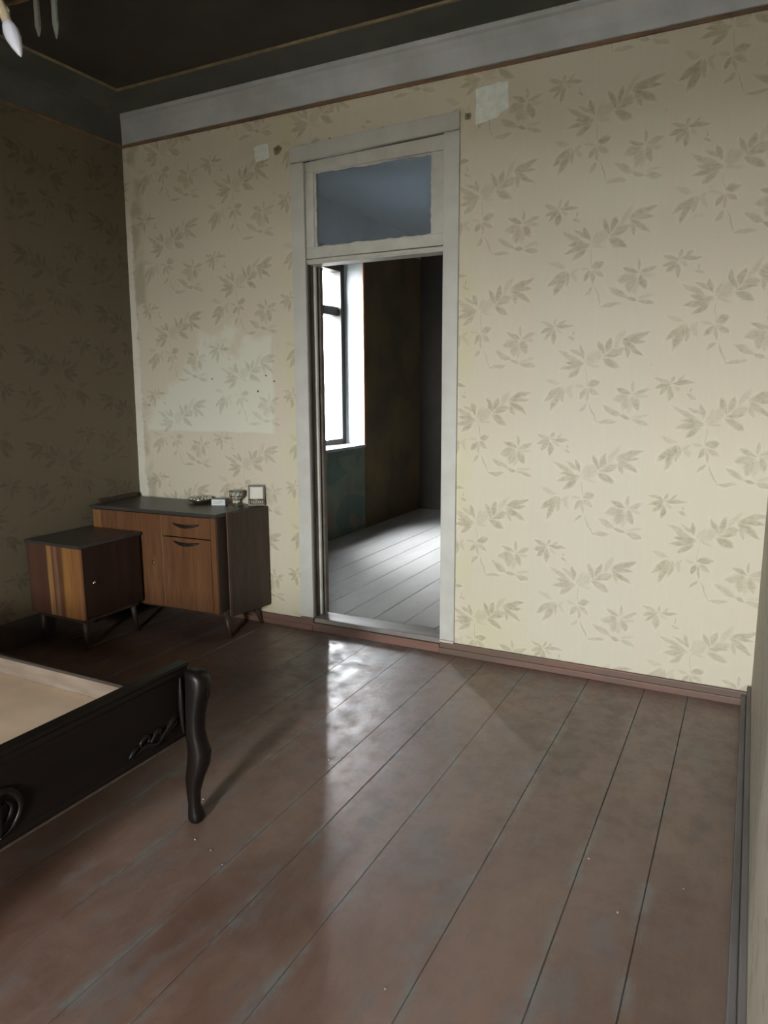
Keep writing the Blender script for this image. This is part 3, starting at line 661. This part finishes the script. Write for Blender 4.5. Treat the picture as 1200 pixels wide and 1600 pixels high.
M_card = mottled('white_carton', (.70, .71, .70), (.62, .63, .62), .6, 20); M_cardg = mottled('grey_carton_side', (.33, .35, .36), (.28, .30, .31), .6, 20)
cb = empty('carton', (.782, -.125, TZ), .40, 'small white and grey carton between the dish and the glass cup', 'box')
box('carton_body', (-.045, .045, -.03, .03, 0, .042), M_cardg, cb, .001); box('front_label', (-.043, .043, -.0312, -.0302, .004, .038), M_card, cb)
boxes('print_line', [(-.034, .03, -.0318, -.0313, .024, .028), (-.034, .014, -.0318, -.0313, .014, .017)], M_cardg, cb)
gc = empty('glass_cup', (.880, -.075, TZ), 0, 'ornate brass and cut-glass cup next to the little picture frame', 'cup')
bm = bmesh.new(); spin(bm, [(.032, 0), (.034, .004), (.014, .012), (.010, .026), (.016, .034), (.036, .046), (.043, .066), (.043, .092), (.040, .092), (.039, .066), (.030, .050), (.001, .044)], k=20); finish('bowl', bm, M_crystal, gc, smooth=True)
bm = bmesh.new()
for i in range(10):
    a = 2 * math.pi * i / 10; pts = [(.020 * math.cos(a - .2), .020 * math.sin(a - .2), .034), (.043 * math.cos(a), .043 * math.sin(a), .058), (.046 * math.cos(a + .3), .046 * math.sin(a + .3), .088)]
    tube(bm, pts, .0032, 6)
for z, r in ((.090, .0455), (.060, .0455)):
    tube(bm, [(r * math.cos(2 * math.pi * i / 20), r * math.sin(2 * math.pi * i / 20), z) for i in range(21)], .0034, 6)
finish('filigree', bm, M_brass, gc, smooth=True)
bm = bmesh.new(); spin(bm, [(.036, -.0001), (.036, .0045), (.020, .011), (.013, .013)], k=18); finish('foot', bm, M_brass, gc, smooth=True)
pf = empty('picture_frame', (1.026, -.066, TZ + .0034), .50, 'tiny standing picture frame leaning back at the sideboard corner', 'picture frame')
M_frame = mottled('dark_pewter_frame', (.05, .044, .032), (.08, .07, .05), .45, 40, .4, .2, metal=.2)
M_photo = mottled('pale_blank_print', (.62, .60, .52), (.55, .53, .46), .5, 12)
def lean(o): o.rotation_euler = (-.20, 0, 0); return o
boxes_ = [(-.046, -.036, 0, .008, .0, .118), (.036, .046, 0, .008, .0, .118), (-.0358, .0358, 0, .008, .0, .012), (-.0358, .0358, 0, .008, .106, .118)]
fr = lean(boxes('frame', boxes_, M_frame, pf)); box('print', (-.0355, .0355, .003, .006, .0125, .1055), M_photo, fr)
bm = bmesh.new()
for i in range(7): tube(bm, [(-.036 + .012 * i, -.004, .010), (-.030 + .012 * i, -.006, .022), (-.036 + .012 * i, -.004, .034)], .003, 5)
tube(bm, [(-.044, -.004, .036), (.044, -.004, .036)], .003, 5); finish('filigree', bm, M_brass, fr, smooth=True)
lean(box('back_stay', (-.010, .010, .0085, .012, .012, .085), M_frame, pf))

pf.scale = (1.12, 1.12, 1.12)
# ------------------------------------------------------------------ chandelier
M_gold = mottled('aged_gilt_metal', (.30, .20, .11), (.22, .15, .08), .35, 25, .5, .05, metal=.8)
M_bulb = N('milky_bulb_glass').done((.80, .82, .95), .18, 0, .6)
M_sock = mottled('ivory_candle_socket', (.62, .52, .36), (.52, .43, .29), .5, 20)
CH = Vector((1.475, -2.215, 0)); DZ = -.06
ch = empty('chandelier', CH, 0, 'gilt chandelier with candle bulb pointing down and clear prisms, at the ceiling', 'chandelier')
bm = bmesh.new(); spin(bm, [(.06, HC - .0065), (.058, HC - .02), (.03, HC - .05), (.011, HC - .06), (.011, 2.96), (.03, 2.94), (.045, 2.90), (.05, 2.86), (.03, 2.82), (.02, 2.80), (.03, 2.77), (.012, 2.74), (.004, 2.72)], k=18); finish('stem', bm, M_gold, ch, smooth=True)
HR = .40
for i in range(3):
    a = math.radians((0, 125, 242)[i]); c, s = math.cos(a), math.sin(a)
    arm = catmull([(.03 * c, .03 * s, 2.87), (.16 * c, .16 * s, 2.80 + DZ), (.28 * c, .28 * s, 2.84 + DZ), (.345 * c, .345 * s, 2.76 + DZ), (.372 * c, .372 * s, 2.64 + DZ)], 6)
    bm = bmesh.new(); tube(bm, arm, .008, 8); ar = finish('arm', bm, M_gold, ch, smooth=True)
    q0 = Vector(arm[-1]); dirv = Vector((.42 * c, .42 * s, -.9)).normalized()
    bm = bmesh.new(); tube(bm, [q0 - dirv * .01, q0 + dirv * .10], [.012, .0125], 12); finish('socket', bm, M_sock, ar, smooth=True)
    q1 = q0 + dirv * .1005
    bp = [(0, .010), (.010, .0145), (.028, .0185), (.050, .0178), (.075, .0125), (.095, .006), (.104, .0015)]
    bm = bmesh.new(); tube(bm, [q1 + dirv * t for t, _ in bp], [r * 1.15 for _, r in bp], 16); finish('bulb', bm, M_bulb, ar, smooth=True)
M_prism = N('clear_glass_prism').done((.62, .66, .62), .1, 0, .6, **{'Transmission Weight': .75, 'IOR': 1.4})
bm = bmesh.new(); tube(bm, [(HR * math.cos(2 * math.pi * i / 48), HR * math.sin(2 * math.pi * i / 48), 2.812) for i in range(49)], .006, 8); hoop = finish('hoop', bm, M_gold, ch, smooth=True)
for i in range(3):
    a = math.radians(60 + 120 * i); bm = bmesh.new(); tube(bm, [(.03 * math.cos(a), .03 * math.sin(a), 2.86), (HR * math.cos(a), HR * math.sin(a), 2.812)], .005, 6); finish('hoop_spoke', bm, M_gold, ch, smooth=True)
for i in range(18):
    a = math.radians(20 * i + 3); c, s = HR * math.cos(a), HR * math.sin(a); ln = .12 if i % 3 else .17
    bm = bmesh.new(); z0 = 2.805
    bm_loft(bm, [[(c + r * math.cos(2 * math.pi * j / 6), s + r * math.sin(2 * math.pi * j / 6), z0 - t * ln) for j in range(6)] for t, r in ((0, .002), (.08, .009), (.75, .010), (1, .002))])
    finish('prism', bm, M_prism, ch)

# ------------------------------------------------------------------ grit on the boards
bm = bmesh.new(); rg = random.Random(3)
for (x, y) in [(2.285, -2.02), (2.20, -2.0), (2.06, -1.80), (3.53, -1.71)] + [(rg.uniform(1.9, 3.7), rg.uniform(-2.6, -.3)) for _ in range(10)]:
    r = rg.uniform(.002, .005); k = 5
    bm_loft(bm, [[(x + r * f * rg.uniform(.6, 1.2) * math.cos(2 * math.pi * i / k), y + r * f * rg.uniform(.6, 1.2) * math.sin(2 * math.pi * i / k), z) for i in range(k)] for z, f in ((.0012, 1), (.0035, .7))])
gt = finish('grit', bm, mottled('chalky_grit', (.42, .40, .36), (.3, .28, .25), .9, 30)); tag(gt, 'pale paint flakes and grit scattered on the brown floor boards', 'debris', kind='stuff')
